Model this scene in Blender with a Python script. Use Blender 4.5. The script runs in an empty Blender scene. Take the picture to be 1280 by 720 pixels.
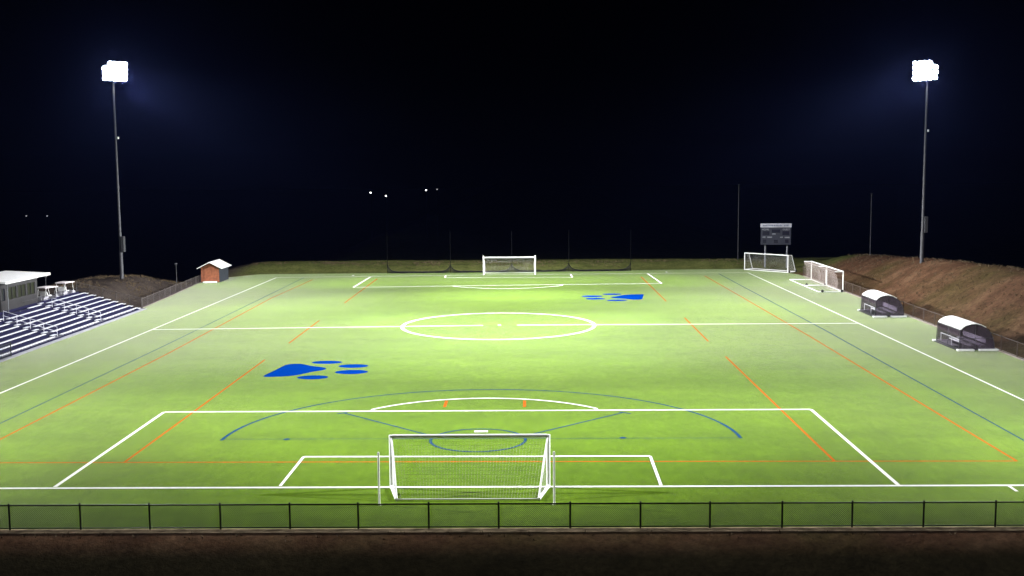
import bpy, bmesh, math, random
from mathutils import Vector, Matrix, noise
R = math.radians
random.seed(7)
S = bpy.context.scene
COL = S.collection

# ------------------------------------------------------------------ helpers
class MB:
    """collects geometry, then links it as ONE mesh object"""
    def __init__(s): s.v = []; s.f = []; s.m = []; s.k = 0
    def add(s, vs, fs, mi=0):
        n = len(s.v); s.v += [tuple(v) for v in vs]
        s.f += [tuple(n + i for i in f) for f in fs]; s.m += [mi] * len(fs)
    def box(s, x0, x1, y0, y1, z0, z1, mi=0):
        s.add([(x0,y0,z0),(x1,y0,z0),(x1,y1,z0),(x0,y1,z0),(x0,y0,z1),(x1,y0,z1),(x1,y1,z1),(x0,y1,z1)],
              [(0,3,2,1),(4,5,6,7),(0,1,5,4),(1,2,6,5),(2,3,7,6),(3,0,4,7)], mi)
    def tube(s, pts, r, n=8, mi=0, r2=None, cap=True):
        pts = [Vector(p) for p in pts]; rings = []
        prev = None
        for i, p in enumerate(pts):
            d = (pts[min(i+1, len(pts)-1)] - pts[max(i-1, 0)]).normalized()
            if prev is None:
                a = d.cross(Vector((0,0,1)))
                if a.length < .05: a = d.cross(Vector((0,1,0)))
            else: a = prev - d * prev.dot(d)
            a.normalize(); b = d.cross(a); prev = a
            rr = r if r2 is None else r + (r2 - r) * i / (len(pts) - 1)
            rings.append([p + (a*math.cos(2*math.pi*k/n) + b*math.sin(2*math.pi*k/n)) * rr for k in range(n)])
        vs = [v for g in rings for v in g]; fs = []
        for i in range(len(rings)-1):
            for k in range(n): fs.append((i*n+k, i*n+(k+1)%n, (i+1)*n+(k+1)%n, (i+1)*n+k))
        if cap:
            fs.append(tuple(range(n-1,-1,-1))); fs.append(tuple(range((len(rings)-1)*n, len(rings)*n)))
        s.add(vs, fs, mi)
    def lathe(s, prof, n=16, mi=0, M=None):
        vs = []; fs = []
        for (r, z) in prof:
            for k in range(n):
                v = Vector((r*math.cos(2*math.pi*k/n), r*math.sin(2*math.pi*k/n), z))
                vs.append(M @ v if M else v)
        for i in range(len(prof)-1):
            for k in range(n): fs.append((i*n+k, i*n+(k+1)%n, (i+1)*n+(k+1)%n, (i+1)*n+k))
        s.add(vs, fs, mi)
    def strip(s, pts, w, z, mi=0, closed=False):
        """flat painted line along a 2-D polyline"""
        P = [Vector((p[0], p[1])) for p in pts]; n = len(P); vs = []; fs = []
        for i in range(n):
            if closed: d = P[(i+1) % n] - P[i-1]
            else: d = P[min(i+1,n-1)] - P[max(i-1,0)]
            d.normalize(); q = Vector((-d.y, d.x)) * w/2
            ww = q if isinstance(w, float) else q
            vs += [(P[i].x-ww.x, P[i].y-ww.y, z), (P[i].x+ww.x, P[i].y+ww.y, z)]
        for i in range(n if closed else n-1):
            j = (i+1) % n; fs.append((2*i, 2*j, 2*j+1, 2*i+1))
        s.add(vs, fs, mi)
    def poly(s, pts, z, mi=0):
        s.add([(p[0],p[1],z) for p in pts], [tuple(range(len(pts)))], mi)
    def prism(s, prof, y0, y1, mi=0):
        """closed outline in x-z extruded along y"""
        n = len(prof)
        vs = [(x,y0,z) for x,z in prof] + [(x,y1,z) for x,z in prof]
        fs = [tuple(range(n)), tuple(range(2*n-1, n-1, -1))]
        for k in range(n): fs.append((k, n+k, n+(k+1)%n, (k+1)%n))
        s.add(vs, fs, mi)
    def build(s, name, mats, parent=None, smooth=False, bevel=0):
        me = bpy.data.meshes.new(name); me.from_pydata(s.v, [], s.f)
        if not isinstance(mats, (list, tuple)): mats = [mats]
        for m in mats: me.materials.append(m)
        if len(mats) > 1: me.polygons.foreach_set('material_index', s.m)
        bm = bmesh.new(); bm.from_mesh(me)
        if all(len(f) >= 3 for f in s.f): bmesh.ops.recalc_face_normals(bm, faces=bm.faces)
        bm.to_mesh(me); bm.free()
        if smooth: me.polygons.foreach_set('use_smooth', [True]*len(me.polygons))
        o = bpy.data.objects.new(name, me); COL.objects.link(o)
        if bevel:
            b = o.modifiers.new('bevel', 'BEVEL'); b.width = bevel; b.segments = 2; b.limit_method = 'ANGLE'
        if parent: o.parent = parent
        return o

def tag(o, label=None, cat=None, group=None, kind=None):
    if label: o['label'] = label
    if cat: o['category'] = cat
    if group: o['group'] = group
    if kind: o['kind'] = kind
    return o

def thing(name, label, cat, loc=(0,0,0), rz=0, group=None):
    o = bpy.data.objects.new(name, None); COL.objects.link(o); o.empty_display_size = .3
    o.location = loc; o.rotation_euler = (0,0,rz)
    return tag(o, label, cat, group)

def copy_tree(o, parent=None):
    c = o.copy(); COL.objects.link(c)
    if parent: c.parent = parent
    for ch in list(o.children): copy_tree(ch, c)
    return c

# ------------------------------------------------------------------ materials
def mat(name, col, rough=.6, metal=0, spec=.5, var=0, scale=4, bump=0, emis=None, estr=0, det=6, bdist=.02):
    m = bpy.data.materials.new(name); m.use_nodes = True
    nt = m.node_tree; b = nt.nodes['Principled BSDF']
    b.inputs['Base Color'].default_value = (*col, 1); b.inputs['Roughness'].default_value = rough
    b.inputs['Metallic'].default_value = metal; b.inputs['Specular IOR Level'].default_value = spec
    if var or bump:
        tc = nt.nodes.new('ShaderNodeTexCoord'); n = nt.nodes.new('ShaderNodeTexNoise')
        n.inputs['Scale'].default_value = scale; n.inputs['Detail'].default_value = det
        nt.links.new(tc.outputs['Object'], n.inputs['Vector'])
        if var:
            cr = nt.nodes.new('ShaderNodeValToRGB'); e = cr.color_ramp.elements
            e[0].position = .3; e[1].position = .7
            e[0].color = (*[c*(1-var) for c in col], 1); e[1].color = (*[min(1, c*(1+var)) for c in col], 1)
            nt.links.new(n.outputs['Fac'], cr.inputs['Fac']); nt.links.new(cr.outputs['Color'], b.inputs['Base Color'])
        if bump:
            bp = nt.nodes.new('ShaderNodeBump'); bp.inputs['Strength'].default_value = bump; bp.inputs['Distance'].default_value = bdist
            nt.links.new(n.outputs['Fac'], bp.inputs['Height']); nt.links.new(bp.outputs['Normal'], b.inputs['Normal'])
    if emis:
        b.inputs['Emission Color'].default_value = (*emis, 1); b.inputs['Emission Strength'].default_value = estr
    return m

class N:
    """tiny node-graph writer"""
    def __init__(s, name):
        s.m = bpy.data.materials.new(name); s.m.use_nodes = True; s.nt = s.m.node_tree
        s.b = s.nt.nodes['Principled BSDF']; s.tc = s.nt.nodes.new('ShaderNodeTexCoord').outputs['Object']
    def noise(s, scale, det=6, rough=.55, stretch=None):
        n = s.nt.nodes.new('ShaderNodeTexNoise'); n.inputs['Scale'].default_value = scale
        n.inputs['Detail'].default_value = det; n.inputs['Roughness'].default_value = rough
        v = s.tc
        if stretch:
            mp = s.nt.nodes.new('ShaderNodeMapping'); mp.inputs['Scale'].default_value = stretch
            s.nt.links.new(v, mp.inputs['Vector']); v = mp.outputs['Vector']
        s.nt.links.new(v, n.inputs['Vector']); return n.outputs['Fac']
    def ramp(s, fac, stops):
        r = s.nt.nodes.new('ShaderNodeValToRGB'); e = r.color_ramp.elements
        while len(e) < len(stops): e.new(.5)
        for i, (p, c) in enumerate(stops): e[i].position = p; e[i].color = (*c, 1) if len(c) == 3 else c
        s.nt.links.new(fac, r.inputs['Fac']); return r.outputs['Color']
    def mix(s, f, a, b, mode='MIX'):
        n = s.nt.nodes.new('ShaderNodeMix'); n.data_type = 'RGBA'; n.blend_type = mode
        for sock, val in ((n.inputs[0], f), (n.inputs[6], a), (n.inputs[7], b)):
            if hasattr(val, 'is_output'): s.nt.links.new(val, sock)
            elif isinstance(val, (int, float)): sock.default_value = val
            else: sock.default_value = (*val, 1)
        return n.outputs[2]
    def bump(s, h, st, d):
        bp = s.nt.nodes.new('ShaderNodeBump'); bp.inputs['Strength'].default_value = st; bp.inputs['Distance'].default_value = d
        s.nt.links.new(h, bp.inputs['Height']); s.nt.links.new(bp.outputs['Normal'], s.b.inputs['Normal'])
    def color(s, c): s.nt.links.new(c, s.b.inputs['Base Color'])

def turf_material():
    g = N('artificial turf')
    big = g.ramp(g.noise(.05, 4), [(.35, (.077,.147,.004)), (.65, (.096,.171,.005))])
    mid = g.ramp(g.noise(.55, 5, .6), [(.3, (.82,.84,.80)), (.7, (1.12,1.11,1.14))])
    fine = g.ramp(g.noise(9, 4, .7), [(.25, (.62,.64,.6)), (.75, (1.36,1.34,1.3))])
    c = g.mix(1, g.mix(1, big, mid, 'MULTIPLY'), fine, 'MULTIPLY')
    grain = g.ramp(g.noise(2.4, 6, .7, (1, .45, 1)), [(.3, (.76,.78,.74)), (.7, (1.19,1.17,1.17))])
    c = g.mix(1, c, grain, 'MULTIPLY')
    band = g.ramp(g.noise(.22, 0, .5, (.02, 1, 1)), [(.42, (.93,.94,.93)), (.58, (1.05,1.05,1.06))])
    c = g.mix(1, c, band, 'MULTIPLY')
    # rubber infill shows through along worn streaks
    w = g.ramp(g.noise(.13, 6, .65, (1, .35, 1)), [(.56, (0,0,0)), (.78, (.28,.28,.28))])
    c = g.mix(w, c, (.075,.105,.012))
    g.color(c)
    g.b.inputs['Roughness'].default_value = .7; g.b.inputs['Specular IOR Level'].default_value = 0
    g.b.inputs['Sheen Weight'].default_value = .6; g.b.inputs['Sheen Roughness'].default_value = .19
    g.b.inputs['Sheen Tint'].default_value = (1,1,.84,1)
    g.bump(g.noise(14, 5, .75), .55, .03)
    return g.m

def ground_material():
    g = N('rough dry ground')
    dirt = g.ramp(g.noise(.35, 8, .62), [(.25, (.040,.021,.012)), (.5, (.080,.042,.023)), (.75, (.15,.09,.052))])
    grass = g.ramp(g.noise(.8, 8, .65), [(.3, (.030,.024,.008)), (.7, (.065,.050,.018))])
    msk = g.ramp(g.noise(.085, 6, .6), [(.48, (0,0,0)), (.66, (.9,.9,.9))])
    c = g.mix(msk, dirt, grass)
    sep = g.nt.nodes.new('ShaderNodeSeparateXYZ'); g.nt.links.new(g.tc, sep.inputs[0])
    mr = g.nt.nodes.new('ShaderNodeMapRange'); mr.interpolation_type = 'SMOOTHSTEP'
    mr.inputs['From Min'].default_value = 106; mr.inputs['From Max'].default_value = 113; g.nt.links.new(sep.outputs['Y'], mr.inputs['Value'])
    weeds = g.ramp(g.noise(.5, 8, .65), [(.3, (.045,.055,.014)), (.7, (.105,.112,.034))])
    c = g.mix(mr.outputs['Result'], c, weeds)
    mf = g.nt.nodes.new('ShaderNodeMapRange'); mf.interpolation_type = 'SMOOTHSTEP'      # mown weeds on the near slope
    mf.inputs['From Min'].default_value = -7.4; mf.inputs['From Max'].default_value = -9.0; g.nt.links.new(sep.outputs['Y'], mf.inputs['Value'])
    ml = g.nt.nodes.new('ShaderNodeMapRange'); ml.interpolation_type = 'SMOOTHSTEP'      # greyer fill on the bleacher side
    ml.inputs['From Min'].default_value = -38; ml.inputs['From Max'].default_value = -43; g.nt.links.new(sep.outputs['X'], ml.inputs['Value'])
    fill = g.ramp(g.noise(.5, 8, .65), [(.3, (.026,.020,.017)), (.7, (.062,.050,.042))])
    c = g.mix(ml.outputs['Result'], c, fill)
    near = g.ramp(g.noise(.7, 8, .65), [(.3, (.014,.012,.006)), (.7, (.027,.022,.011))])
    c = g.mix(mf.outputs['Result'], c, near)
    fine = g.ramp(g.noise(3.2, 8, .75), [(.3, (.5,.5,.5)), (.7, (1.35,1.33,1.3))])
    c = g.mix(1, c, fine, 'MULTIPLY'); g.color(c)
    g.b.inputs['Roughness'].default_value = .95; g.b.inputs['Specular IOR Level'].default_value = .03
    g.bump(g.noise(1.7, 9, .7), .6, .16)
    return g.m

def paint(name, col, wear=.5, scale=3):
    g = N(name)
    w = g.ramp(g.noise(scale, 8, .7), [(.38, (wear,)*3), (.62, (0,0,0))])
    g.color(g.mix(w, col, (.07,.14,.02)))
    g.b.inputs['Roughness'].default_value = .85; g.b.inputs['Specular IOR Level'].default_value = 0
    g.bump(g.noise(14, 5, .75), .5, .02)
    return g.m

def tinted():
    m = bpy.data.materials.new('smoked acrylic'); m.use_nodes = True; nt = m.node_tree
    nt.nodes.remove(nt.nodes['Principled BSDF']); o = nt.nodes['Material Output']
    t = nt.nodes.new('ShaderNodeBsdfTransparent'); t.inputs[0].default_value = (.60,.55,.62,1)
    g = nt.nodes.new('ShaderNodeBsdfGlossy'); g.inputs['Color'].default_value = (.8,.8,.85,1); g.inputs['Roughness'].default_value = .25
    d = nt.nodes.new('ShaderNodeBsdfDiffuse'); d.inputs[0].default_value = (.15,.125,.16,1)
    a = nt.nodes.new('ShaderNodeMixShader'); a.inputs[0].default_value = .06
    b = nt.nodes.new('ShaderNodeMixShader'); b.inputs[0].default_value = .24
    nt.links.new(t.outputs[0], a.inputs[1]); nt.links.new(g.outputs[0], a.inputs[2])
    nt.links.new(a.outputs[0], b.inputs[1]); nt.links.new(d.outputs[0], b.inputs[2])
    nt.links.new(b.outputs[0], o.inputs['Surface']); return m

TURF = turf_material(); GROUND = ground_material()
WHITE_PAINT = paint('white line paint', (.80,.80,.76), .22)
ORANGE_PAINT = paint('orange line paint', (.45,.085,.013), .4)
BLUE_PAINT = paint('blue line paint', (.006,.038,.15), .40)
PAW_PAINT = paint('blue emblem paint', (.0,.028,.21), .02, 2)
CONCRETE = mat('pale concrete', (.36,.31,.25), .9, var=.3, scale=2.5, bump=.3)
GRAVEL = mat('pale gravel and dust', (.46,.35,.22), .95, spec=.05, var=.55, scale=1.8, bump=.6, det=10)
WALKWAY = mat('grey concrete walk', (.30,.30,.33), .9, var=.25, scale=1.5, bump=.2)
WHITE_STEEL = mat('white powder coat', (.86,.86,.85), .4, var=.05, scale=3)
OFFWHITE_STEEL = mat('weathered white steel', (.78,.79,.72), .55, var=.15, scale=4)
NET = mat('white net cord', (.62,.60,.58), .8, var=.1, scale=2)
NET_WORN = mat('weathered net cord', (.40,.33,.31), .85, var=.15, scale=2)
NET_BLACK = mat('black netting', (.006,.007,.005), .9, var=.3, scale=3)
BLACK_FENCE = mat('black fence steel', (.012,.016,.010), .5, var=.2, scale=5)
BROWN_FENCE = mat('brown fence steel', (.055,.034,.026), .6, var=.25, scale=5)
GREY_FENCE = mat('galvanised fence steel', (.075,.062,.06), .6, var=.25, scale=5)
ALU = mat('bench aluminium', (.74,.74,.80), .38, metal=.25, var=.08, scale=3)
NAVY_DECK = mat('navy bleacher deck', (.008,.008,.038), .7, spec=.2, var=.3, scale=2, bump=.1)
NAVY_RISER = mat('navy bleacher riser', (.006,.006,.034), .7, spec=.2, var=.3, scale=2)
GALV = mat('galvanised pole steel', (.16,.165,.18), .5, metal=.4, var=.12, scale=2)
DARK_STEEL = mat('dark steel', (.05,.05,.055), .5, metal=.3, var=.2, scale=3)
POLE_STEEL = mat('weathered pole steel', (.042,.042,.048), .6, metal=.2, var=.15, scale=2)
UNLIT = mat('dull black steel', (.004,.004,.004), .9, spec=.05)
LAMP_BODY = mat('lamp housing', (.38,.39,.41), .4, metal=.6, var=.1, scale=4)
LENS = mat('lit lamp lens', (.9,.9,.9), .3, emis=(.93,.95,1.0), estr=560)
FAR_LENS = mat('far lamp lens', (.9,.9,.9), .3, emis=(1,.98,.92), estr=14)
FAR_LENS_DIM = mat('dim far lamp lens', (.9,.9,.9), .3, emis=(.95,.95,1), estr=.5)
ROOF_WHITE = mat('white roof sheet', (.78,.78,.77), .45, var=.06, scale=1.2)
TINT = tinted()
BLACK_PLASTIC = mat('black plastic', (.018,.018,.02), .45, var=.2, scale=6)
SEAT_GREY = mat('pale bench plastic', (.50,.50,.54), .4, var=.1, scale=4)
BOX_WALL = mat('press box siding', (.030,.028,.030), .7, var=.15, scale=1.3, bump=.15)
OLIVE_GLASS = mat('olive shutter', (.014,.015,.008), .35, var=.25, scale=1.5)
DARK_GLASS = mat('dark window', (.012,.012,.022), .15)
SHED_WOOD = mat('red brown shed boards', (.24,.075,.032), .75, var=.3, scale=3, bump=.2)
SHED_SIDE = mat('grey shed side', (.022,.026,.036), .8, var=.25, scale=2)
BOARD = mat('navy scoreboard face', (.007,.008,.020), .5, var=.15, scale=2)
BOARD_TXT = mat('scoreboard lettering', (.22,.22,.26), .6)
BOARD_HEAD = mat('scoreboard header', (.36,.36,.42), .5, var=.25, scale=1.2)
BOARD_DARK = mat('scoreboard header lettering', (.12,.12,.18), .6)
CART_BODY = mat('cart body paint', (.42,.41,.46), .35, var=.1, scale=4)
CART_ROOF = mat('cart canopy plastic', (.78,.70,.72), .45, var=.05, scale=3)
RUBBER = mat('tyre rubber', (.02,.02,.02), .8)
DRY_TUFT = mat('dry grass blades', (.09,.062,.03), .9, var=.4, scale=1)

# ------------------------------------------------------------------ ground
def sm(a, b, t):
    t = max(0, min(1, (t-a)/(b-a))); return t*t*(3-2*t)

def ground_z(x, y):
    z = -.05 + .045*(1 - sm(-6.9,-6.4,y))
    back = 113 + .045*x
    # left bank behind and beside the bleachers
    h = 2.15 if y > 72 else 1.55 + .6*sm(69.5, 72, y)
    l = h * sm(41.6, 47.2, -x) * (1 - sm(87, 102, y))
    l *= 1 - sm(51, 64, -x)
    # right hill
    zc = 4.75 - .032*(y-60) if y < 82 else (4.05 - .058*(y-82) if y < 112 else 2.31*(1-sm(112, 128, y)))
    r = min(zc, 4.75) * sm(41.7, 51.5, x) * (1 - .75*sm(51.5, 66, x))
    # berm behind the far end
    b = .98 * sm(back+.5, 119.5+.03*x, y) * (1 - sm(122, 142, y)) * sm(-46, -38, x)
    z += max(l, r, b)
    # beyond: the land falls away
    z -= 5 * sm(122, 190, y) + 4 * sm(54, 110, -x) + 8 * sm(58, 84, x) + 5 * sm(43.5, 54, -x) * sm(99, 109, y)
    if y < -6.9:
        d = min(60, -6.9 - y); z -= .42 * d*d/(d + 1.6)
    if y < -7.4 or x > 42.5 or x < -42.2 or y > back + 1.5:
        inside_stand = (-49.5 < x < -39) and (33 < y < 71)
        if not inside_stand:
            k = min(1, max(0, max(-7.4 - y, abs(x) - 42, y - back - 1)) / 3)
            z += k * (.13*noise.noise((x*.13, y*.13, 3)) + .05*noise.noise((x*.55, y*.55, 9)) + .05*noise.noise((x*1.6, y*1.6, 4)))
    return z

def axis(a, b, fine0, fine1, step):
    v = []; t = fine0
    while t < fine1: v.append(t); t += step
    v.append(fine1)
    s = step; t = fine0
    lo = []
    while t > a: s *= 1.35; t -= s; lo.append(t)
    s = step; t = fine1; hi = []
    while t < b: s *= 1.35; t += s; hi.append(t)
    return lo[::-1] + v + hi

def build_ground():
    xs = axis(-900, 900, -66, 74, .8); ys = sorted(set(axis(-90, 1400, -16, 140, .8) + [-7.6, -7.35, -7.1, -6.95, -6.8, -6.5, -6.35]))
    nx, ny = len(xs), len(ys)
    vs = [(x, y, ground_z(x, y)) for y in ys for x in xs]
    fs = [(j*nx+i, j*nx+i+1, (j+1)*nx+i+1, (j+1)*nx+i) for j in range(ny-1) for i in range(nx-1)]
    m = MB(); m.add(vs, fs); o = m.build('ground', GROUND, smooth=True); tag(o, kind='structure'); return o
build_ground()

# artificial turf, one flat sheet
tm = MB(); tm.poly([(-39.9,-6.4),(41.0,-6.4),(41.0,106),(39.5,110.5),(34.5,115.9),(0,113.6),(-37,111.8),(-40.3,107.5),(-42.2,99),(-41.1,86),(-40.3,71.2),(-39.9,71)], 0)
turf = tag(tm.build('turf_field', TURF), kind='structure')
cm = MB(); cm.box(-40.2,41.3,-6.95,-6.40,-.3,.006); tag(cm.build('gravel_strip', GRAVEL), kind='structure')
cm = MB(); cm.box(41.0,41.45,-6.39,104,-.3,.035); tag(cm.build('concrete_kerb', CONCRETE), kind='structure')
cm = MB(); cm.box(-41.2,-39.55,31,70.6,-.3,.03); tag(cm.build('concrete_walkway', WALKWAY), kind='structure')
cm = MB(); cm.strip([(-40.35,71.3),(-41.2,86),(-42.3,99),(-40.6,106)], .22, .02); tag(cm.build('concrete_kerb', CONCRETE), kind='structure')

# painted lines (sheets 4 mm apart), drawn where they were measured on the ground
def arc(cx, cy, r, a0, a1, n=64, ry=None):
    ry = ry or r
    return [(cx + r*math.cos(R(a0 + (a1-a0)*i/n)), cy + ry*math.sin(R(a0 + (a1-a0)*i/n))) for i in range(n+1)]
def skew(x, y): return (x, y + x*(.0006*y - .012))
def sk(pts): return [skew(*p) for p in pts]
LW, LT = .15, .24      # along / across the view
w = MB()
def wl(pts, wd, closed=False): w.strip(pts, wd, .017 + .0005*w.k, closed=closed); w.k += 1
wl([(-33.6,-.2),(34.5,-.35)], LT)                                  # near goal line
wl([(-33.7,-.3),(-33.45,54),(-33.2,106.3)], LW+.03); wl([(34.5,-.4),(34.6,55),(34.42,109.3)], LW+.03)
wl([(-33.2,106.4),(0,108.6),(34.4,109.4)], .20)
w2 = MB(); 
def wl2(pts, wd): w2.strip(pts, wd, .0195 + .0005*w2.k); w2.k += 1
wl2([(-20.2,16.75),(20.28,16.65)], LT)
wl2([(-20.05,-.05),(-20.22,16.75)], LW+.05); wl2([(20.2,-.2),(20.3,16.65)], LW+.05)
wl2([(-9.17,5.5),(9.08,5.35)], LT); wl2([(-9.2,0),(-9.17,5.5)], LW); wl2([(9.0,-.15),(9.08,5.35)], LW)
wl2([(-7.1,16.85)] + arc(-.1,11.4,9.15,142.5,37.5,48)[1:-1] + [(6.95,16.8)], .22)
wl2([(-.42,11.1),(.36,11.1)], .36)
wl2([(25.3,-.45),(25.3,-1.35)], LW)
wl2([(-33.45,53.9),(-1.7,55.5)], .30); wl2([(1.6,55.6),(34.6,55.5)], .30)
wl2(arc(-.2,55.6,9.3,0,360,96), .34)
wl2([(-.25,55.6),(.05,55.6)], .5)
wl2([(-20,92.1),(0,93.6),(20.25,94.7)], .30); wl2([(-20,92.1),(-19.75,106.3)], .22); wl2([(20.25,94.7),(19.9,109)], .22)
wl2([(-9,104.6),(0,104.2),(8.9,103.9)], .26); wl2([(-9,104.6),(-9.1,108)], .22); wl2([(8.9,103.9),(8.8,108.6)], .22)
wl2([(-6.9,93.2)] + arc(0,98.6,9.15,217,323,40)[1:-1] + [(7.1,94)], .30)
wl2([(-22.6,108.2),(-22.6,109.2)], .3); wl2([(22.9,110.6),(22.9,111.6)], .3)
nb = len(w.v); w.v += w2.v; w.f += [tuple(nb+i for i in f) for f in w2.f]; w.m += w2.m
w.build('white_line', WHITE_PAINT, turf)
o_ = MB()
def ol(pts, wd=.14): o_.strip(pts, wd, .003 + .0004*o_.k); o_.k += 1
ol([(-27.3,4.5),(-27.35,40),(-28.0,80),(-27.4,103)]); ol([(27.64,4.1),(27.85,47),(27.7,80),(27.5,105)])
ol([(-27.3,4.6),(0,4.42),(27.7,4.12)], .15)
for a, b in ((4.5,36.3),(45,60),(75,104)):
    ol([(-18.35,a),(-18.45,b)]); ol([(18.4,a-.3),(18.5,b+.4)])
ol([(-2.65,17.9),(-2.65,19.9)], .20); ol([(2.45,17.8),(2.45,19.8)], .20)
o_.build('orange_line', ORANGE_PAINT, turf)
b_ = MB()
def bl(pts, wd=.11): b_.strip(pts, wd, .0095 + .0005*b_.k); b_.k += 1
bl([(-29.3,2),(-29.0,43),(-29.2,106)], .10); bl([(29.85,2),(30.2,51),(30.0,108)], .12)
bl(arc(0,9.45,14.55,0,180,90,14.1), .17)
bl(arc(0,9.45,14.55,-1,14,12,14.1), .2); bl(arc(0,9.45,14.55,166,181,12,14.1), .2)
bl([(-14.55,9.5),(14.55,9.3)], .06)
bl([(-8.75,16.2),(-2.6,9.9)], .13); bl([(8.5,15.95),(2.4,9.9)], .13)
bl([(-9.2,16.0),(-8.6,16.4)], .16); bl([(9.0,15.7),(8.3,16.2)], .16)
bl(arc(-.12,9.1,2.65,0,360,48), .15)
b_.v = [(v[0], v[1], v[2]) for v in b_.v]
for dx in (-10.9, 8.0): bl(arc(dx,9.42,.11,0,359,10), .2)
b_.build('blue_line', BLUE_PAINT, turf)

# paw print emblems: a heel pad and four toes, the far one turned half round
heel = [(-16.9,29.1),(-16.75,30.2),(-16.45,32.1),(-16.35,33.2),(-16.2,34.0),(-15.8,34.35),(-15.2,34.4),(-14.75,34.0),(-14.2,33.35),(-13.5,33.0),(-12.85,32.45),(-12.7,31.8),(-12.95,31.35),(-13.55,30.8),
        (-14.1,29.85),(-14.45,29.45),(-14.8,29.1),(-15.6,28.85),(-16.3,28.75),(-16.75,28.8)]
def ell(cx, cy, rx, ry, t=0, n=24):
    c, s = math.cos(R(t)), math.sin(R(t))
    return [(cx + rx*math.cos(2*math.pi*k/n)*c - ry*math.sin(2*math.pi*k/n)*s, cy + rx*math.cos(2*math.pi*k/n)*s + ry*math.sin(2*math.pi*k/n)*c) for k in range(n)]
def smoothpoly(P):
    for _ in range(2):
        Q = []
        for i in range(len(P)):
            a, b = P[i], P[(i+1) % len(P)]
            Q += [(a[0]*.75+b[0]*.25, a[1]*.75+b[1]*.25), (a[0]*.25+b[0]*.75, a[1]*.25+b[1]*.75)]
        P = Q
    return P
paw_shapes = [smoothpoly(heel), ell(-13.2,34.95,1.2,.72), ell(-10.83,33.2,1.16,.8), ell(-10.58,30.62,1.24,.88), ell(-13.1,28.5,1.14,.78)]
for flip, lab in ((False, 'blue paw print painted on turf left of the near penalty arc, toes to the right'), (True, 'far blue paw print painted on turf beyond the centre circle, toes to the left')):
    pm = MB()
    for P in paw_shapes:
        if flip: P = [(-.3-x, 110.9-y) for x, y in P]
        pm.poly(P, .006)
    p = pm.build('paw_print', PAW_PAINT, turf); p['label'] = lab

# ------------------------------------------------------------------ fences
def chain(m, a, b, h0, h1, pitch, r):
    """diagonal wires both ways between two points, as thin square rods"""
    a = Vector(a); b = Vector(b); L = (b-a).length; d = (b-a)/L; H = h1-h0
    nrm = Vector((-d.y, d.x, 0)).normalized() * r
    for sgn in (1, -1):
        t = -H
        while t < L + H:
            s0, s1 = (t, t+H) if sgn > 0 else (t+H, t)
            # clip to 0..L
            z0, z1 = h0, h1
            def cl(s, so, z, zo):
                if s < 0: return 0, z + (zo-z)*(0-s)/(so-s)
                if s > L: return L, z + (zo-z)*(L-s)/(so-s)
                return s, z
            if max(s0, s1) > 0 and min(s0, s1) < L:
                p0, q0 = cl(s0, s1, z0, z1); p1, q1 = cl(s1, s0, z1, z0)
                A = a + d*p0 + Vector((0,0,q0)); B = a + d*p1 + Vector((0,0,q1))
                u = (B-A).normalized().cross(nrm.normalized()) * r
                m.add([A-nrm, A+u, A+nrm, A-u, B-nrm, B+u, B+nrm, B-u], [(0,1,5,4),(1,2,6,5),(2,3,7,6),(3,0,4,7)])
            t += pitch
def fence(name, label, pts, posts, h, material, pr=.035, rail=.024, pitch=.1, wr=.0032, bottom=True, zf=None, group=None):
    """pts: polyline (x,y); posts: list of (x,y)"""
    zf = zf or (lambda x, y: 0)
    t = thing(name, label, 'fence', (pts[0][0], pts[0][1], zf(*pts[0])), group=group)
    o = Vector(t.location)
    P = [Vector((x, y, zf(x, y))) - o for x, y in pts]
    for x, y in posts:
        m = MB(); b = Vector((x, y, zf(x, y))) - o
        m.tube([b - Vector((0,0,.1)), b + Vector((0,0,h+.02))], pr, 8); m.lathe([(pr*1.15,0),(pr*1.1,.03),(0,.05)], 8, M=Matrix.Translation(b + Vector((0,0,h+.02))))
        m.build('fence_post', material, t)
    m = MB(); m.tube([p + Vector((0,0,h-.03)) for p in P], rail, 6); m.build('top_rail', material, t)
    if bottom:
        m = MB(); m.tube([p + Vector((0,0,.07)) for p in P], rail*.8, 6); m.build('bottom_rail', material, t)
    m = MB()
    for i in range(len(P)-1): chain(m, P[i], P[i+1], .05, h-.04, pitch, wr)
    m.build('chain_link', material, t); return t

near_posts = [(-19.21 + 2.955*k + random.uniform(-.05,.05), -6.45 + random.uniform(-.012,.012)) for k in range(-7, 21)]
fence('chain_link_fence', 'black chain link fence with steel posts along the near end line behind the goal', [(-39.9,-6.45),(41.1,-6.45)], near_posts, 1.09, BLACK_FENCE, .040, .034, .085, .0062)
rp = [(-6.45 + 3.0*k) for k in range(1, 38)]
fence('chain_link_fence', 'brown chain link fence at foot of the bare hill, behind the dugouts', [(41.2,-6.3),(41.2,104.5)], [(41.2, y) for y in rp], 1.25, BROWN_FENCE, .042, .03, .12, .0024)
fz = lambda x, y: max(0, ground_z(x, y)) if x < -41 else 0
lp = [(-40.5 - .07*(y-71.5) if y < 86 else -41.5 - .05*(y-86), y) for y in [71.5 + 2.6*k for k in range(0, 12)]]
fence('chain_link_fence', 'low dark chain link fence between turf edge and grey mound, up to the shed', [(-40.45,71.5),(-41.4,86),(-42.1,99.2)], lp, 1.05, GREY_FENCE, .04, .026, .12, .003, zf=fz)
sp = [(-40.3 - 1.46*k, 71.2) for k in range(0, 6)]
fence('chain_link_fence', 'grey chain link fence climbing the bank beside the right end of the bleachers', sp, sp, 1.15, GREY_FENCE, .04, .03, .11, .004, zf=lambda x, y: max(0, min(2.0, .27*(-40.6-x))))
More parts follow.
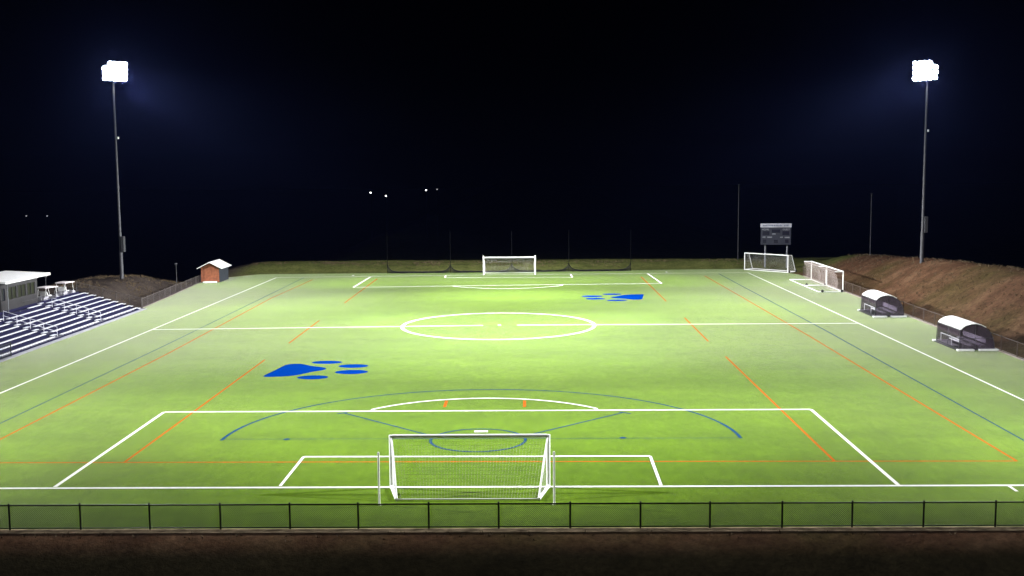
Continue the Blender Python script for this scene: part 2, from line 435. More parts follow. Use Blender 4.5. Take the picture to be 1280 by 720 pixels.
fence('chain_link_fence', 'short black fence at the near lower end of the bleachers', [(-40.0,-6.3),(-40.0,38.6)], [(-40.0, 38.6 - 2.4*k) for k in range(0, 18)], 1.15, BLACK_FENCE, .045, .03, .12, .004)

# ------------------------------------------------------------------ goals
def net_panel(m, A, B, C, D, nu, nv, r, sag=(0,0,0)):
    """net between corners A-B (top) and D-C (bottom)"""
    A, B, C, D, sag = map(Vector, (A, B, C, D, sag))
    def P(u, v): return (A*(1-u)+B*u)*(1-v) + (D*(1-u)+C*u)*v + sag*(4*v*(1-v))*(.6+.4*math.sin(math.pi*u)) 
    K = 6
    for i in range(nu+1):
        m.tube([P(i/nu, k/K) for k in range(K+1)], r, 3, cap=False)
    for j in range(nv+1):
        m.tube([P(k/K, j/nv) for k in range(K+1)], r, 3, cap=False)

def goal(name, label, loc, rz, top_d, bot_d, inset=0, tr=.06, r=.0042, cell=.15, white=WHITE_STEEL, base_front=False, wheels=False, group=None, sag=.12, spike=0, curtain=0):
    """goal mouth in local xz plane facing -y... net goes to +y"""
    t = thing(name, label, 'soccer goal', loc, rz, group)
    W, H = 3.66, 2.44
    for s in (-1, 1):
        m = MB(); m.tube([(s*(W+.06),0,0),(s*(W+.06),0,H+.12+spike)], tr, 12); m.build('goal_post', white, t, smooth=False)
    m = MB(); m.tube([(-W-.0,0,H+.06),(W+.0,0,H+.06)], tr, 12); m.build('crossbar', white, t)
    br = tr*.78
    for s in (-1, 1):
        m = MB(); x = s*(W+.06); xi = s*(W+.06-inset)
        m.tube([(x,.05,br),(xi,bot_d,br)], br*1.1, 8); m.build('base_bar', white, t)
        m = MB()
        if curtain: m.tube([(x,.04,H+.06),(x,top_d,H+.05)], br*.7, 8)
        elif top_d > .3:
            m.tube([(x,.04,H+.06),(x - s*.02,top_d,H+.04),(xi,bot_d,br*1.6)], br*.6, 8)
        else: m.tube([(x - s*.03,.05,H+.02),(xi,bot_d,br*1.6)], br*.6, 8)
        m.build('stanchion', white, t)
    if base_front is not False:
        m = MB(); m.tube([(-W-.0,0,br),(W,0,br)], br, 8); m.build('front_base_bar', white, t)
    if bot_d:
        m = MB(); m.tube([(-W-.06+inset,bot_d,br),(W+.06-inset,bot_d,br)], br*(.5 if inset else 1), 8); m.build('back_base_bar', white, t)
    m = MB(); nu = int(7.3/cell); nv = int(2.6/cell)
    xl = W; xi = W+.06-inset
    td = max(top_d, .08)
    if top_d > .3: net_panel(m, (-xl,0,H),(xl,0,H),(xl,td,H-.02),(-xl,td,H-.02), nu, max(2, int(td/cell)), r, (0,0,-.08))
    if curtain: bot_d = curtain
    net_panel(m, (-xl,td,H),(xl,td,H),(xi-.05,bot_d-.05,.06),(-xi+.05,bot_d-.05,.06), nu, nv, r, (0,-sag*2,-.1))
    for s in (-1, 1): net_panel(m, (s*xl,.02,H),(s*xl,td,H),(s*xi,bot_d-.05,.08),(s*xl,.03,.08), max(3, int(bot_d/cell)), nv, r, (-s*sag,0,0))
    m.build('net', NET_WORN if curtain else NET, t)
    if wheels:
        for s in (-1, 1):
            for yy in (.15, (2.6 if curtain else bot_d)-.1):
                m = MB(); m.lathe([(.03,-.05),(.15,-.05),(.17,-.02),(.17,.02),(.15,.05),(.03,.05)], 14, M=Matrix.Translation((s*(W+.22),yy,.17)) @ Matrix.Rotation(R(90),4,'Y'))
                m.build('wheel', RUBBER, t)
    return t
GR = 'spare goals parked at the right edge'
# near goal, seen from behind: its net side is towards the camera
goal('soccer_goal', 'large white goal with net on the near end line, seen from behind', (-.08,-.35,0), R(180), 0, 2.15, .48, .098, .0024, .15, sag=.08)
tg = goal('soccer_goal', 'white goal on the far end line in front of the lowered nets', (.0,108.7,0), 0, 1.0, 2.2, .1, .085, .004, .2, spike=.22)
goal('soccer_goal', 'empty white portable goal standing askew below the scoreboard', (37.45,111.55,0), R(-46), 1.0, 2.0, 0, .065, .004, .2, base_front=True, wheels=True, group=GR)
goal('soccer_goal', 'white portable goal by the right fence, farther of two turned from the field', (41.0-.25,94.55,0), R(90), 1.0, 2.9, 0, .075, .0072, .17, base_front=True, group=GR, sag=.25, curtain=.9)
goal('soccer_goal', 'white portable goal by the right fence, nearer of two, on black wheels', (41.0-.25,86.8,0), R(90), 1.0, 2.9, 0, .075, .0072, .17, base_front=True, wheels=True, group=GR, sag=.25, curtain=.9)
for x, lab in ((-4.03,'slim white pole at the left of the near goal net'), (3.85,'slim white pole at the right of the near goal net')):
    t = thing('net_support_pole', lab, 'pole', (x,-3.1,0), group='poles beside the near goal')
    m = MB(); m.tube([(0,0,-.1),(0,0,2.4)], .046, 10); m.build('shaft', OFFWHITE_STEEL, t)
    m = MB(); m.lathe([(.0,.0),(.085,.0),(.085,.05),(.045,.11),(.045,.13)], 12); m.build('base_collar', OFFWHITE_STEEL, t)
    m = MB(); m.lathe([(.045,2.38),(.05,2.43),(0,2.46)], 10); m.build('cap', OFFWHITE_STEEL, t)

# ball-stop netting lowered behind the far end
def netline(x): return 112.2 + .045*x + .5
t = thing('ball_stop_net', 'black ball-stop netting slumped between tall posts behind the far goal', 'net', (0,112.6,0))
px_posts = [-18.0,-8.75,.3,8.72,17.9]
for x in px_posts:
    m = MB(); m.tube([(x,netline(x)-112.6,-.1),(x,netline(x)-112.6,6.1)], .04, 8, r2=.025); m.build('net_post', UNLIT, t)
for a, b in zip(px_posts[:-1], px_posts[1:]):
    m = MB(); n = 60
    rows = 7; vs = []
    for i in range(n+1):
        u = i/n; x = a + (b-a)*u
        hgt = .22 + 1.0*(math.exp(-u*(b-a)/.42) + math.exp(-(1-u)*(b-a)/.42)) + .07*noise.noise((x*1.3,2,7))
        for j in range(rows+1):
            v = j/rows
            vs.append((x, netline(x)-112.6 + .16*math.sin(v*9 + x*2.1)*(1-v*.6) + .08*noise.noise((x*3,v*4,1)), .01 + hgt*v))
    K = rows+1
    for i in range(n+1): m.tube([vs[i*K+j] for j in range(K)], .026, 3, cap=False)
    for j in range(K): m.tube([vs[i*K+j] for i in range(n+1)], .04 if j in (0, rows) else .03, 3, cap=False)
    m.build('netting', NET_BLACK, t)
m = MB(); m.tube([(x, netline(x)-112.6, 1.22) for x in px_posts], .012, 5); m.build('cable', UNLIT, t)

# ------------------------------------------------------------------ dugouts
def dugout():
    t = thing('team_shelter', '', 'dugout', (0,0,0), group='dugouts along the right touchline')
    L = 4.9
    prof = [(.36,1.72),(.55,1.93),(.85,2.10),(1.25,2.21),(1.65,2.22),(2.05,2.13),(2.45,1.92),(2.78,1.6),(3.0,1.2),(3.13,.75),(3.18,.3),(3.2,.1)]
    def shell(pr, th):
        inner = []
        for i, p in enumerate(pr):
            a = Vector(pr[max(0,i-1)]); b = Vector(pr[min(len(pr)-1,i+1)]); d = (b-a).normalized(); inner.append((p[0]-d.y*-th*-1 if False else p[0]+d.y*th, p[1]-d.x*th))
        return pr + inner[::-1]
    m = MB(); m.prism(shell(prof[:7], .05), -.06, L+.06); m.build('roof_panel', ROOF_WHITE, t)
    m = MB(); m.prism(shell([(prof[6][0],prof[6][1]-.004)] + prof[7:], .02), 0, L); m.build('back_panel', TINT, t)
    # end panels, clear above and open low at the front
    outline = [(.30,.10),(.38,1.68)] + [(x, z-.06) for x, z in prof[1:]]
    for y0 in (.012, L-.03):
        m = MB(); m.prism(outline, y0, y0+.018); m.build('end_panel', TINT, t)
    # frame
    m = MB()
    for y in (-.02, L*.5, L+.02):
        m.tube([(.28,y,.1),(.34,y,1.7)] + [(x,y,z-.09) for x, z in prof[1:]], .028, 6)
    m.tube([(3.12,0,1.0),(3.12,L,1.0)], .022, 6); m.tube([(3.2,0,.1),(3.2,L,.1)], .03, 6)
    for y in (-.03, L+.03):
        m.tube([(.3,y,1.0),(3.06,y,1.0)], .02, 6); m.tube([(1.6,y,.1),(1.6,y,2.14)], .018, 6)
    m.build('frame', DARK_STEEL, t)
    m = MB(); m.box(.2,.3,.0,L,.10,.18); m.box(.33,.37,.05,L-.05,1.62,1.7); m.build('front_rail', DARK_STEEL, t)
    m = MB(); m.tube([(.62,.1,.78),(.62,L-.1,.78)], .035, 6)
    for y in (.1, L/2, L-.1): m.tube([(.62,y,.1),(.62,y,.78)], .025, 6)
    m.build('handrail', SEAT_GREY, t)
    # bench: separate moulded seats on a beam
    m = MB(); m.box(1.95,2.5,.12,L-.12,.36,.42); 
    for y in (.5, L/2, L-.5): m.box(2.15,2.3,y-.04,y+.04,.1,.36)
    m.build('bench', SEAT_GREY, t, bevel=.01)
    m = MB(); m.box(2.50,2.56,.12,L-.12,.55,.95); m.build('bench_back', SEAT_GREY, t, bevel=.01)
    m = MB(); m.box(1.25,1.62,.25,L-.25,.30,.36); m.build('footrest', SEAT_GREY, t)
    # base: white planks at the ends in two lengths, dark sled between
    m = MB(); m.box(.05,3.3,.02,L-.02,.03,.09); m.build('floor_deck', BLACK_PLASTIC, t)
    for y0, y1 in ((-.42,-.03),(L+.03,L+.42)):
        for x0, x1 in ((.05,1.42),(1.85,3.38)):
            m = MB(); m.box(x0,x1,y0,y1,.0,.13); m.build('base_plank', WHITE_STEEL, t, bevel=.015)
    return t
d1 = dugout(); d1.location = (37.7,39.1,0); d1.rotation_euler.z = R(0.6)
d1['label'] = 'nearer dugout with white curved roof and smoked end, close to the right frame edge'
d2 = copy_tree(d1); d2.location = (37.3,60.2,0); d2.rotation_euler.z = R(-.6)
d2['label'] = 'farther dugout with white curved roof, midway between the spare goals and the other dugout'

# ------------------------------------------------------------------ scoreboard
t = thing('scoreboard', 'dark navy scoreboard with pale header strip on two posts', 'scoreboard', (39.85,116.2,0), R(-6))
m = MB(); m.box(-2.22,2.22,-.12,.16,3.55,6.15); m.build('panel', BOARD, t, bevel=.02)
m = MB(); m.box(-2.27,2.27,-.16,.18,6.17,6.74); m.build('header_sign', BOARD_HEAD, t, bevel=.02)
for x in (-1.5, 1.72):
    m = MB(); m.tube([(x,.3,-.5),(x,.3,6.3)], .13, 10); m.build('post', GALV, t)
def text(body, size, x, y, z, material, parent, name='lettering'):
    c = bpy.data.curves.new(name, 'FONT'); c.body = body; c.size = size; c.align_x = 'CENTER'; c.align_y = 'CENTER'; c.extrude = .004
    tmp = bpy.data.objects.new(name, c); COL.objects.link(tmp)
    dg = bpy.context.evaluated_depsgraph_get(); me = bpy.data.meshes.new_from_object(tmp.evaluated_get(dg))
    bpy.data.objects.remove(tmp); me.materials.clear(); me.materials.append(material)
    o = bpy.data.objects.new(name, me); COL.objects.link(o); o.parent = parent
    o.location = (x,y,z); o.rotation_euler = (R(90),0,0); return o
text('HOME', .36, -1.55,-.126,5.85, BOARD_TXT, t); text('GUEST', .36, 1.5,-.126,5.85, BOARD_TXT, t)
for x0, x1, z in ((-.55,-.02,5.18),(-1.98,-1.6,4.72),(-1.25,-.55,4.70),(.62,1.0,4.70),(1.3,2.0,4.66)):   # captions too small to read
    x = x0; m = MB()
    while x < x1:
        d = random.uniform(.05,.1); m.box(x, x+d, -.135, -.122, z-.09, z+.09*random.choice((.4,1,1))); x += d + .04
    m.build('caption', BOARD_TXT, t)
m = MB(); x = -1.9
while x < 1.9:
    d = random.uniform(.10,.2)
    if random.random() < .82: m.box(x, x+d, -.18, -.162, 6.33, 6.33+random.choice((.22,.26,.26)))
    x += d + .07
m.build('header_marks', BOARD_DARK, t)
for x0, z0, ww, hh in ((-1.95,5.0,1.0,.6),(.95,5.0,1.0,.6),(-.62,5.35,1.24,.5),(-1.9,3.8,.5,.55),(-.3,3.8,.6,.5),(1.35,3.8,.5,.55)):
    m = MB(); m.box(x0,x0+ww,-.132,-.121,z0,z0+hh); m.build('digit_window', DARK_GLASS, t)

# thin poles and posts
for nm, lab, cat, loc, h, r in (
    ('steel_pole','tall thin grey pole left of the scoreboard','pole',(35.3,122,.4),12.1,.06),
    ('steel_pole','thin grey pole on the hill crest between the scoreboard and the right floodlight','pole',(52.1,110,.6),10.6,.07),
    ('marker_post','short grey post with a small cap on the mound by the shed','post',(-43.9,95,.6),2.35,.06),
    ('marker_post','thin short post standing behind the carts above the bleachers','post',(-49.4,67.5,1.3),2.6,.045)):
    t = thing(nm, lab, cat, loc)
    m = MB(); m.tube([(0,0,-.4),(0,0,h)], r, 8, r2=r*.75); m.build('shaft', POLE_STEEL, t)
    m = MB(); m.box(-r*2.2,r*2.2,-r*2.2,r*2.2,h,h+.14 if h < 5 else h+.06); m.build('cap', DARK_STEEL if h > 5 else GALV, t)

# ------------------------------------------------------------------ bleachers
t = thing('bleacher', 'long bleacher of white benches over navy decks with two railed aisles', 'bleacher', (-40.3,50,0))
AIS = (48.5, 59.0); Y0, Y1 = 31.5, 69.4
sections = [(Y0, AIS[0]-.75), (AIS[0]+.75, AIS[1]-.75), (AIS[1]+.75, Y1)]
ROW = [(-.81*i, .30 + .243*i) for i in range(8)]
for i, (x, z) in enumerate(ROW):
    for k, (a, b) in enumerate(sections):
        if i == 7 and k == 0: continue
        if i == 7 and k == 1: a = 55.4
        m = MB(); m.box(x-.13,x+.13,a-50,b-50,z-.05,z); m.build('seat_plank', ALU, t, bevel=.012)
    m = MB()
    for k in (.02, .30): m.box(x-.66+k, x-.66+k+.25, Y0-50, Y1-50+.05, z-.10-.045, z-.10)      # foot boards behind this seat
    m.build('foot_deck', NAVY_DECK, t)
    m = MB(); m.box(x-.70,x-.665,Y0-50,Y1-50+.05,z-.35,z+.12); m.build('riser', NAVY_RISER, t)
    # seat brackets
    m = MB(); y = Y0-50+.6
    while y < Y1-50:
        if all(abs(y+50-q) > .7 for q in AIS): m.box(x-.06,x+.06,y-.02,y+.02,z-.34,z-.052)
        y += 1.8
    m.build('bracket', GALV, t)
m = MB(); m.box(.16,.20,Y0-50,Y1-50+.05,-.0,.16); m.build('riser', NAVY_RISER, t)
for ya in AIS:
    for i, (x, z) in enumerate(ROW):
        m = MB(); m.box(x-.52,x-.24,ya-50-.45,ya-50+.45,z+.0,z+.05); m.build('aisle_step', ALU, t)
    for i0 in (1, 4):
        (xa, za), (xb, zb) = ROW[i0-1], ROW[i0+2]
        m = MB(); y = ya-50
        m.tube([(xa,y,za-.1),(xa,y,za+.78),(xb,y,zb+.82),(xb,y,zb-.1)], .026, 6)
        m.tube([(xa,y,za+.34),(xb,y,zb+.38)], .022, 6)
        xm, zm = (xa+xb)/2, (za+zb)/2
        m.tube([(xm,y,zm-.1),(xm,y,zm+.8)], .022, 6); m.build('handrail', ALU, t)
m = MB(); x, z = ROW[7]
for y in range(0, 8): m.tube([(x-.75, 56.2-50+y*1.85, z-.4),(x-.75, 56.2-50+y*1.85, z+.55)], .02, 6)
m.tube([(x-.75,5.8,z+.55),(x-.75,19.4,z+.55)], .022, 6); m.tube([(x-.75,5.8,z+.2),(x-.75,19.4,z+.2)], .018, 6)
m.build('back_rail', DARK_STEEL, t)
m = MB()
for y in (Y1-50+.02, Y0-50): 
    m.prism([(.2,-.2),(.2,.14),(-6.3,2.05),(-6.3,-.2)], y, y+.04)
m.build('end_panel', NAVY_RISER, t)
m = MB()
for i, (x, z) in enumerate(ROW): m.box(x-.2,x+.2,Y1-50+.07,Y1-50+.62,z-.16,z-.11)
m.build('end_step', ALU, t)

# ------------------------------------------------------------------ press box
t = thing('press_box', 'grey press box with white slanted roof behind the top bench', 'press box', (-47,56,1.5))
D, y0, y1 = 3.4, -4.0, 3.95
m = MB()
m.prism([(-D,.0),(0,.0),(0,3.22),(-D,3.42)], y0, y0+.1); m.prism([(-D,.0),(0,.0),(0,3.22),(-D,3.42)], y1-.1, y1)
m.box(-.1,0,y0+.1,y1-.1,0,1.45); m.box(-.1,0,y0+.1,y1-.1,2.75,3.22)
ops = [(-3.75,-3.05),(-2.5,-.7),(-.45,1.35),(1.6,3.4)]
e = y0+.1
for a, b in ops: m.box(-.1,0,e,a,1.45,2.75); e = b
m.box(-.1,0,e,y1-.1,1.45,2.75); m.box(-D,-D+.1,y0+.1,y1-.1,0,3.4)
for k in range(40): 
    y = y0 + .2*k + .1
    if y < y1-.1: m.box(0,.018,y-.02,y+.02,.05,1.42)
m.build('wall', BOX_WALL, t)
for k, (a, b) in enumerate(ops):
    f = MB()
    for q in (a+.02, b-.06): f.box(-.08,.03,q,q+.05,1.46,2.74)
    f.box(-.08,.03,a+.07,b-.06,2.68,2.735); f.box(-.08,.05,a+.07,b-.06,1.46,1.52)
    if k: f.box(-.06,.02,(a+b)/2-.025,(a+b)/2+.025,1.52,2.68)
    fo = f.build('window', BOX_WALL, t)
    g = MB(); g.box(-.07,-.05,a+.05,b-.05,1.5,2.7); g.build('pane', DARK_GLASS if k == 0 else OLIVE_GLASS, fo)
m = MB(); m.prism([(.75,3.24),(.75,3.42),(-D-.4,3.66),(-D-.4,3.48)], y0-.5, y1+1.45); m.build('roof', ROOF_WHITE, t, bevel=.02)
m = MB(); m.box(.755,.79,y0-.5,y1+1.45,3.20,3.44); m.build('fascia', WHITE_STEEL, t)
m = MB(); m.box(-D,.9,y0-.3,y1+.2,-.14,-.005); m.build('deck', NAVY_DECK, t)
for y in (y0+.4,):
    m = MB(); m.tube([(.5,y,-.1),(.5,y,3.28)], .045, 8); m.build('roof_post', GALV, t)

# ------------------------------------------------------------------ golf carts
def cart():
    t = thing('golf_cart', '', 'golf cart', group='carts behind the bleachers')
    m = MB(); m.prism([(-1.15,.25),(-1.18,.62),(-.85,.78),(-.45,.78),(-.4,.40),(.45,.40),(.6,.78),(1.05,.70),(1.18,.45),(1.15,.25)], -.52, .52)
    m.build('body', CART_BODY, t, bevel=.03)
    m = MB(); m.box(-.62,-.05,-.5,.5,.79,.90); m.build('seat', WHITE_STEEL, t, bevel=.03)
    m = MB(); m.prism([(-.66,.91),(-.56,.91),(-.64,1.28),(-.73,1.28)], -.5, .5); m.build('backrest', WHITE_STEEL, t, bevel=.02)
    m = MB(); m.prism([(-1.0,1.66),(-.95,1.73),(-.6,1.77),(.5,1.77),(.85,1.73),(.9,1.66)], -.62, .62); m.build('canopy', CART_ROOF, t, bevel=.02)
    for s in (-1, 1):
        m = MB(); m.tube([(.72,s*.5,.75),(.55,s*.52,1.68)], .018, 6); m.build('canopy_strut', WHITE_STEEL, t)
        m = MB(); m.tube([(-.95,s*.5,.72),(-.8,s*.52,1.68)], .018, 6); m.build('canopy_strut', WHITE_STEEL, t)
    m = MB(); m.tube([(.5,.22,.75),(.22,.22,1.05)], .018, 6); m.lathe([(.16,-.012),(.18,0),(.16,.012)], 14, M=Matrix.Translation((.21,.22,1.06)) @ Matrix.Rotation(R(-45),4,'Y'))
    m.build('steering_wheel', BLACK_PLASTIC, t)
    for sx in (-.78, .78):
        for s in (-1, 1):
            m = MB(); M = Matrix.Translation((sx, s*.5, .23)) @ Matrix.Rotation(R(90),4,'X')
            m.lathe([(.12,-.09),(.2,-.09),(.23,-.05),(.23,.05),(.2,.09),(.12,.09)], 16, M=M); wo = m.build('wheel', RUBBER, t)
            m = MB(); m.lathe([(0,-.08),(.12,-.07),(.12,.07),(0,.08)], 12, M=M); m.build('rim', WHITE_STEEL, wo)
    m = MB(); m.box(-1.42,-1.16,-.4,.4,.45,.50); m.tube([(-1.4,-.38,.5),(-1.4,-.38,1.0),(-1.4,.38,1.0),(-1.4,.38,.5)], .016, 6); m.build('bag_rack', SEAT_GREY, t)
    return t
c1 = cart(); c1.location = (-47.9,64.5,1.42); c1.rotation_euler.z = R(70)
c1['label'] = 'golf cart with pinkish white canopy parked next to the press box'
c2 = copy_tree(c1); c2.location = (-48.0,69.2,1.45); c2.rotation_euler.z = R(80)
c2['label'] = 'golf cart with white canopy parked near the fenced top corner of the bleachers'

# ------------------------------------------------------------------ shed
t = thing('garden_shed', 'small shed with red brown boarded front and bright white gabled roof', 'shed', (-40.85,100,.02), R(0))
hw, dep = 1.28, 4.6
m = MB(); gab = [(-hw,0),(hw,0),(hw,2.05),(0,2.68),(-hw,2.05)]
m.prism(gab, .06, dep); m.build('wall', SHED_SIDE, t)
m = MB()
for k in range(9):
    x0 = -hw + .04 + k*(2*hw-.08)/9; x1 = x0 + (2*hw-.08)/9 - .02
    zt = lambda x: 2.0 + (hw-abs(x))/hw*.6
    m.add([(x0,0,.05),(x1,0,.05),(x1,0,zt(x1)),(x0,0,zt(x0)),(x0,.055,.05),(x1,.055,.05),(x1,.055,zt(x1)),(x0,.055,zt(x0))], [(0,1,2,3),(4,7,6,5),(0,4,5,1),(1,5,6,2),(2,6,7,3),(3,7,4,0)])
m.build('front_boards', SHED_WOOD, t)
m = MB(); m.box(-.75,.75,-.045,-.003,.12,1.85); m.box(-.02,.02,-.06,-.046,.14,1.83); m.build('door', SHED_WOOD, t, bevel=.008)
ov = .42
for s in (-1, 1):
    m = MB(); a = (s*(hw+ov), 2.05-.64*ov/hw+.03); b = (0, 2.72)
    m.prism([a, b, (b[0],b[1]+.09), (a[0],a[1]+.09)] if s < 0 else [b, a, (a[0],a[1]+.09), (b[0],b[1]+.09)], -.35, dep+.3)
    m.build('roof_slope', ROOF_WHITE, t)
m = MB(); m.box(-.85,.95,-.7,-.06,-.02,.16); m.build('front_step', WHITE_STEEL, t, bevel=.01)

# ------------------------------------------------------------------ floodlight poles
def flood_pole(loc, aim, H, label):
    t = thing('floodlight_pole', label, 'floodlight', loc, 0, 'floodlight poles around the pitch')
    m = MB(); m.tube([(0,0,-.6),(0,0,H*.33),(0,0,H*.66),(0,0,H+.1)], .19, 14, r2=.09); m.build('pole', POLE_STEEL, t, smooth=False)
    m = MB(); m.tube([(0,0,-.6),(0,0,3.4)], .24, 14, r2=.22); m.build('base_sleeve', POLE_STEEL, t)
    m = MB(); m.box(.14,.52,-.3,.3,3.3,5.2); m.build('ballast_box', DARK_STEEL, t, bevel=.03)
    m = MB(); m.box(.2,.36,-.12,.12,H*.655,H*.655+.28); m.build('junction_box', WHITE_STEEL, t, bevel=.02)
    fw = Vector((aim[0],aim[1],0)).normalized(); sd = Vector((-fw.y,fw.x,0))
    lens_objs = []
    for r in range(4):
        z = H - 1.72 + .58*r
        e0, e1 = (-1.42, 1.42) if r < 3 else ((-1.42, .85) if fw.x < 0 else (-.85, 1.42))
        m = MB(); m.tube([sd*e0 + fw*.12 + Vector((0,0,z)), sd*e1 + fw*.12 + Vector((0,0,z))], .055, 6)
        m.build('crossarm', GALV, t)
        for k in range(5):
            if r == 3 and k == (4 if fw.x < 0 else 0): continue      # the top bank is one lamp short on the field side
            p = sd*(-1.24 + .62*k + random.uniform(-.035,.035)) + fw*(.5 + random.uniform(-.06,.06)) + Vector((0,0,z + random.uniform(-.03,.03)))
            # each lamp is aimed at its own part of the pitch
            dirn = (fw*.82 + sd*random.uniform(-.34,.34) + Vector((0,0,-.50 + random.uniform(-.12,.12)))).normalized()
            M = Matrix.Translation(p) @ dirn.to_track_quat('Z','Y').to_matrix().to_4x4()
            m = MB(); m.lathe([(.0,-.32),(.10,-.32),(.13,-.26),(.18,-.17),(.285,.02),(.30,.05),(.29,.05),(.27,.0)], 16, M=M)
            m.tube([p - fw*.38, p - dirn*.2], .025, 5)
            h = m.build('floodlight', LAMP_BODY, t, smooth=False)
            m = MB(); m.lathe([(.28,.03),(.18,.055),(0,.065)], 16, M=M); m.build('lens', LENS, h)
    return t
def spot(loc, target, energy, size, blend, name='flood_beam', soft=.9, col=(.97,.98,1)):
    l = bpy.data.lights.new(name, 'SPOT'); l.energy = energy; l.spot_size = R(size); l.spot_blend = blend
    l.shadow_soft_size = soft; l.color = col
    o = bpy.data.objects.new(name, l); COL.objects.link(o); o.location = loc
    d = Vector(target) - Vector(loc); o.rotation_euler = d.to_track_quat('-Z','Y').to_euler(); return o
POLES = [((-47.15,84,2.1), 25.95, (.70,-.71), 'floodlight pole with lit lamps left of the field behind the mound', (-6,68)),
         ((49.75,82,3.9), 23.2, (-.74,-.67), 'floodlight pole with lit lamps standing on the brown hill at right', (6,68)),
         ((-47.6,8,1.4), 24.5, (.93,.37), 'floodlight pole left of the near penalty area, beyond the bleachers', (-4,30)),
         ((49.6,9,3.9), 22.2, (-.93,.37), 'floodlight pole right of the near penalty area, on the brown hill', (4,30))]
KW = 1000
for loc, H, aim, lab, tgt in POLES:
    flood_pole(loc, aim, H, lab)
    far = loc[1] > 50
    f = Vector((aim[0],aim[1],0)).normalized()
    head = Vector(loc) + Vector((0,0,H-.9)) + f*1.25
    sgn = 1 if loc[0] < 0 else -1
    # the banks of lamps on one pole are aimed at different parts of the pitch
    beams = [(-25,45,72,75),(28,90,40,450),(14,45,48,110),(14,110,32,330),(28,75,40,430),(-25,110,72,100),(-12,102,36,165),(2,60,70,180),(2,54,26,430)] if far else [(14,14,48,108),(-34,4,44,100),(-12,30,72,55),(14,4,34,150),(28,60,36,400),(8,28,44,100),(14,26,88,85)]
    for i, (dx, ty, size, kw) in enumerate(beams):
        spot(head + Vector((0,0,.5-.2*i)), (sgn*dx, ty, 0), kw*KW, size, 1.0)

# far street lamps beyond the field
for px_, py_, pz_, mt, lab in ((-45.06,290,8.47,FAR_LENS,'leftmost of the three bright far lamps above the dark horizon'), (-40.44,290,7.47,FAR_LENS,'middle and lowest of the three bright far lamps'),
      (-28.2,290,9.08,FAR_LENS,'rightmost of the three bright far lamps, set apart'), (-25.0,292,9.3,FAR_LENS_DIM,'faint far lamp just right of the bright three'),
      (-150.7,290,2.17,FAR_LENS_DIM,'dim far lamp at the left edge, left of its pair'), (-144.3,290,2.12,FAR_LENS_DIM,'dim far lamp at the left edge, right of its pair')):
    gz = ground_z(px_, py_)
    t = thing('street_lamp', lab, 'street lamp', (px_,py_,gz), group='far lamps in the dark')
    h = pz_ - gz
    m = MB(); m.tube([(0,0,-.3),(0,0,h),(0,-.3,h+.25),(0,-.9,h+.28)], .07, 6); m.build('lamp_post', UNLIT, t)
    m = MB(); m.box(-.28,.28,-1.5,-.85,h+.2,h+.34); hd = m.build('lamp_head', UNLIT, t)
    m = MB(); m.lathe([(.23,.2),(.21,.05),(.13,-.06),(0,-.09)], 12, M=Matrix.Translation((0,-1.18,h+.0))); m.build('lens', mt, hd)

# ------------------------------------------------------------------ dry tufts on the banks
m = MB(); rnd = random.Random(3)
def tuft(x, y, s):
    z = ground_z(x, y) - .02
    for k in range(rnd.randint(5, 8)):
        a = rnd.uniform(0, 6.28); l = s*rnd.uniform(.6,1.2); b = Vector((x + .08*math.cos(a), y + .08*math.sin(a), z))
        tip = b + Vector((math.cos(a)*l*.6, math.sin(a)*l*.6, l)); q = Vector((-math.sin(a), math.cos(a), 0))*.018
        m.add([b-q, b+q, tip], [(0,1,2)])
n = 0
for k in range(190):
    tuft(rnd.uniform(-34, 38), -7.05 - abs(rnd.gauss(0, .22)), rnd.uniform(.05, .15))
while n < 4200:
    r = rnd.random()
    if r < .5: x, y = rnd.uniform(42.2,60), rnd.uniform(20,116)
    elif r < .72: x, y = rnd.uniform(-52,-42.6), rnd.uniform(72.5,99)
    else: x, y = rnd.uniform(-40,40), rnd.uniform(116.5,121)
    if noise.noise((x*.2,y*.2,5)) + rnd.uniform(-.4,.4) < 0: continue
    tuft(x, y, rnd.uniform(.12,.32)); n += 1
tag(m.build('dry_grass', DRY_TUFT), kind='stuff')

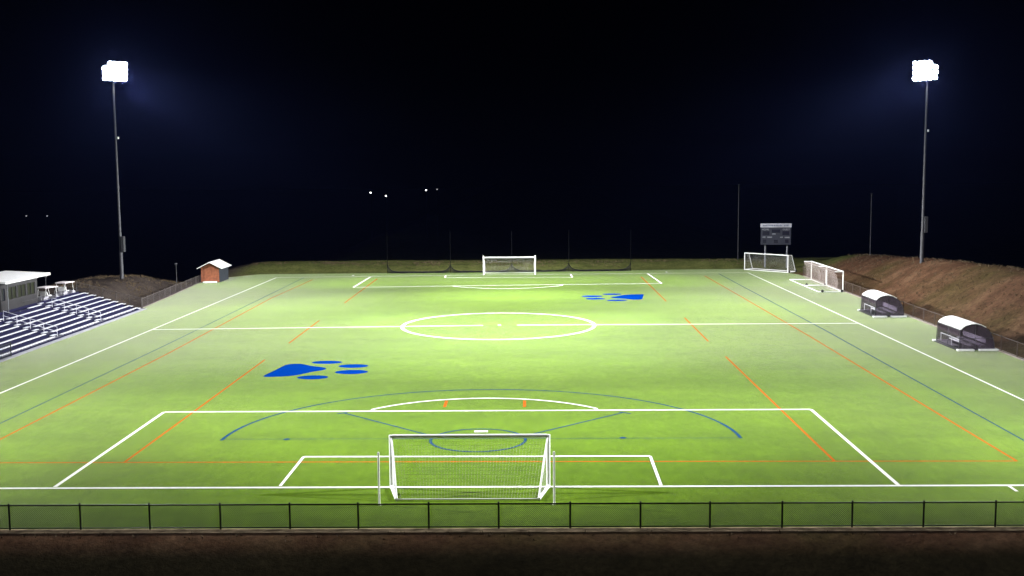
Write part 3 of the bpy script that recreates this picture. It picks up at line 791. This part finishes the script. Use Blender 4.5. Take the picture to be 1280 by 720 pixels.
# ------------------------------------------------------------------ air, sky, sun
m = MB(); m.box(-700,700,-85,900,-40,33)
hz = m.build('haze', [], None); tag(hz, kind='stuff')
HZ = bpy.data.materials.new('night haze'); HZ.use_nodes = True; nt = HZ.node_tree; nt.nodes.remove(nt.nodes['Principled BSDF'])
v = nt.nodes.new('ShaderNodeVolumePrincipled'); v.inputs['Color'].default_value = (.22,.31,1.0,1); v.inputs['Density'].default_value = 3.4e-5
v.inputs['Anisotropy'].default_value = .76
nt.links.new(v.outputs[0], nt.nodes['Material Output'].inputs['Volume'])
hz.data.materials.append(HZ)

wd = bpy.data.worlds.new('World'); S.world = wd; wd.use_nodes = True; nt = wd.node_tree
sky = nt.nodes.new('ShaderNodeTexSky'); sky.sky_type = 'NISHITA'; sky.sun_disc = False
sky.sun_elevation = R(-4); sky.sun_rotation = R(200)
bg = nt.nodes['Background']; bg.inputs['Strength'].default_value = .0004
nt.links.new(sky.outputs[0], bg.inputs['Color'])
sl = bpy.data.lights.new('sun', 'SUN'); sl.energy = .001; sl.angle = R(.5); sl.color = (.8,.88,1)
so = bpy.data.objects.new('sun', sl); COL.objects.link(so); so.rotation_euler = (R(50),0,R(200))

# ------------------------------------------------------------------ camera
cam = bpy.data.cameras.new('camera'); cam.sensor_width = 36; cam.lens = 1401.27/1280*36; cam.clip_end = 5000; cam.clip_start = .1
co = bpy.data.objects.new('camera', cam); COL.objects.link(co)
yaw, pit, rol = -.0149736, .1046518, .0078301
Rz = Matrix.Rotation(-yaw, 4, 'Z'); Rx = Matrix.Rotation(R(90) - pit, 4, 'X'); Rr = Matrix.Rotation(-rol, 4, 'Z')
co.matrix_world = Matrix.Translation((2.7644,-52.2714,14.9756)) @ Rz @ Rx @ Rr
S.camera = co

S.render.engine = 'CYCLES'; S.cycles.use_denoising = True
S.cycles.volume_bounces = 0; S.cycles.max_bounces = 6; S.cycles.transparent_max_bounces = 12
S.cycles.sample_clamp_indirect = 4; S.cycles.use_light_tree = True
S.view_settings.view_transform = 'Standard'; S.view_settings.look = 'None'; S.view_settings.exposure = 0; S.view_settings.gamma = 1
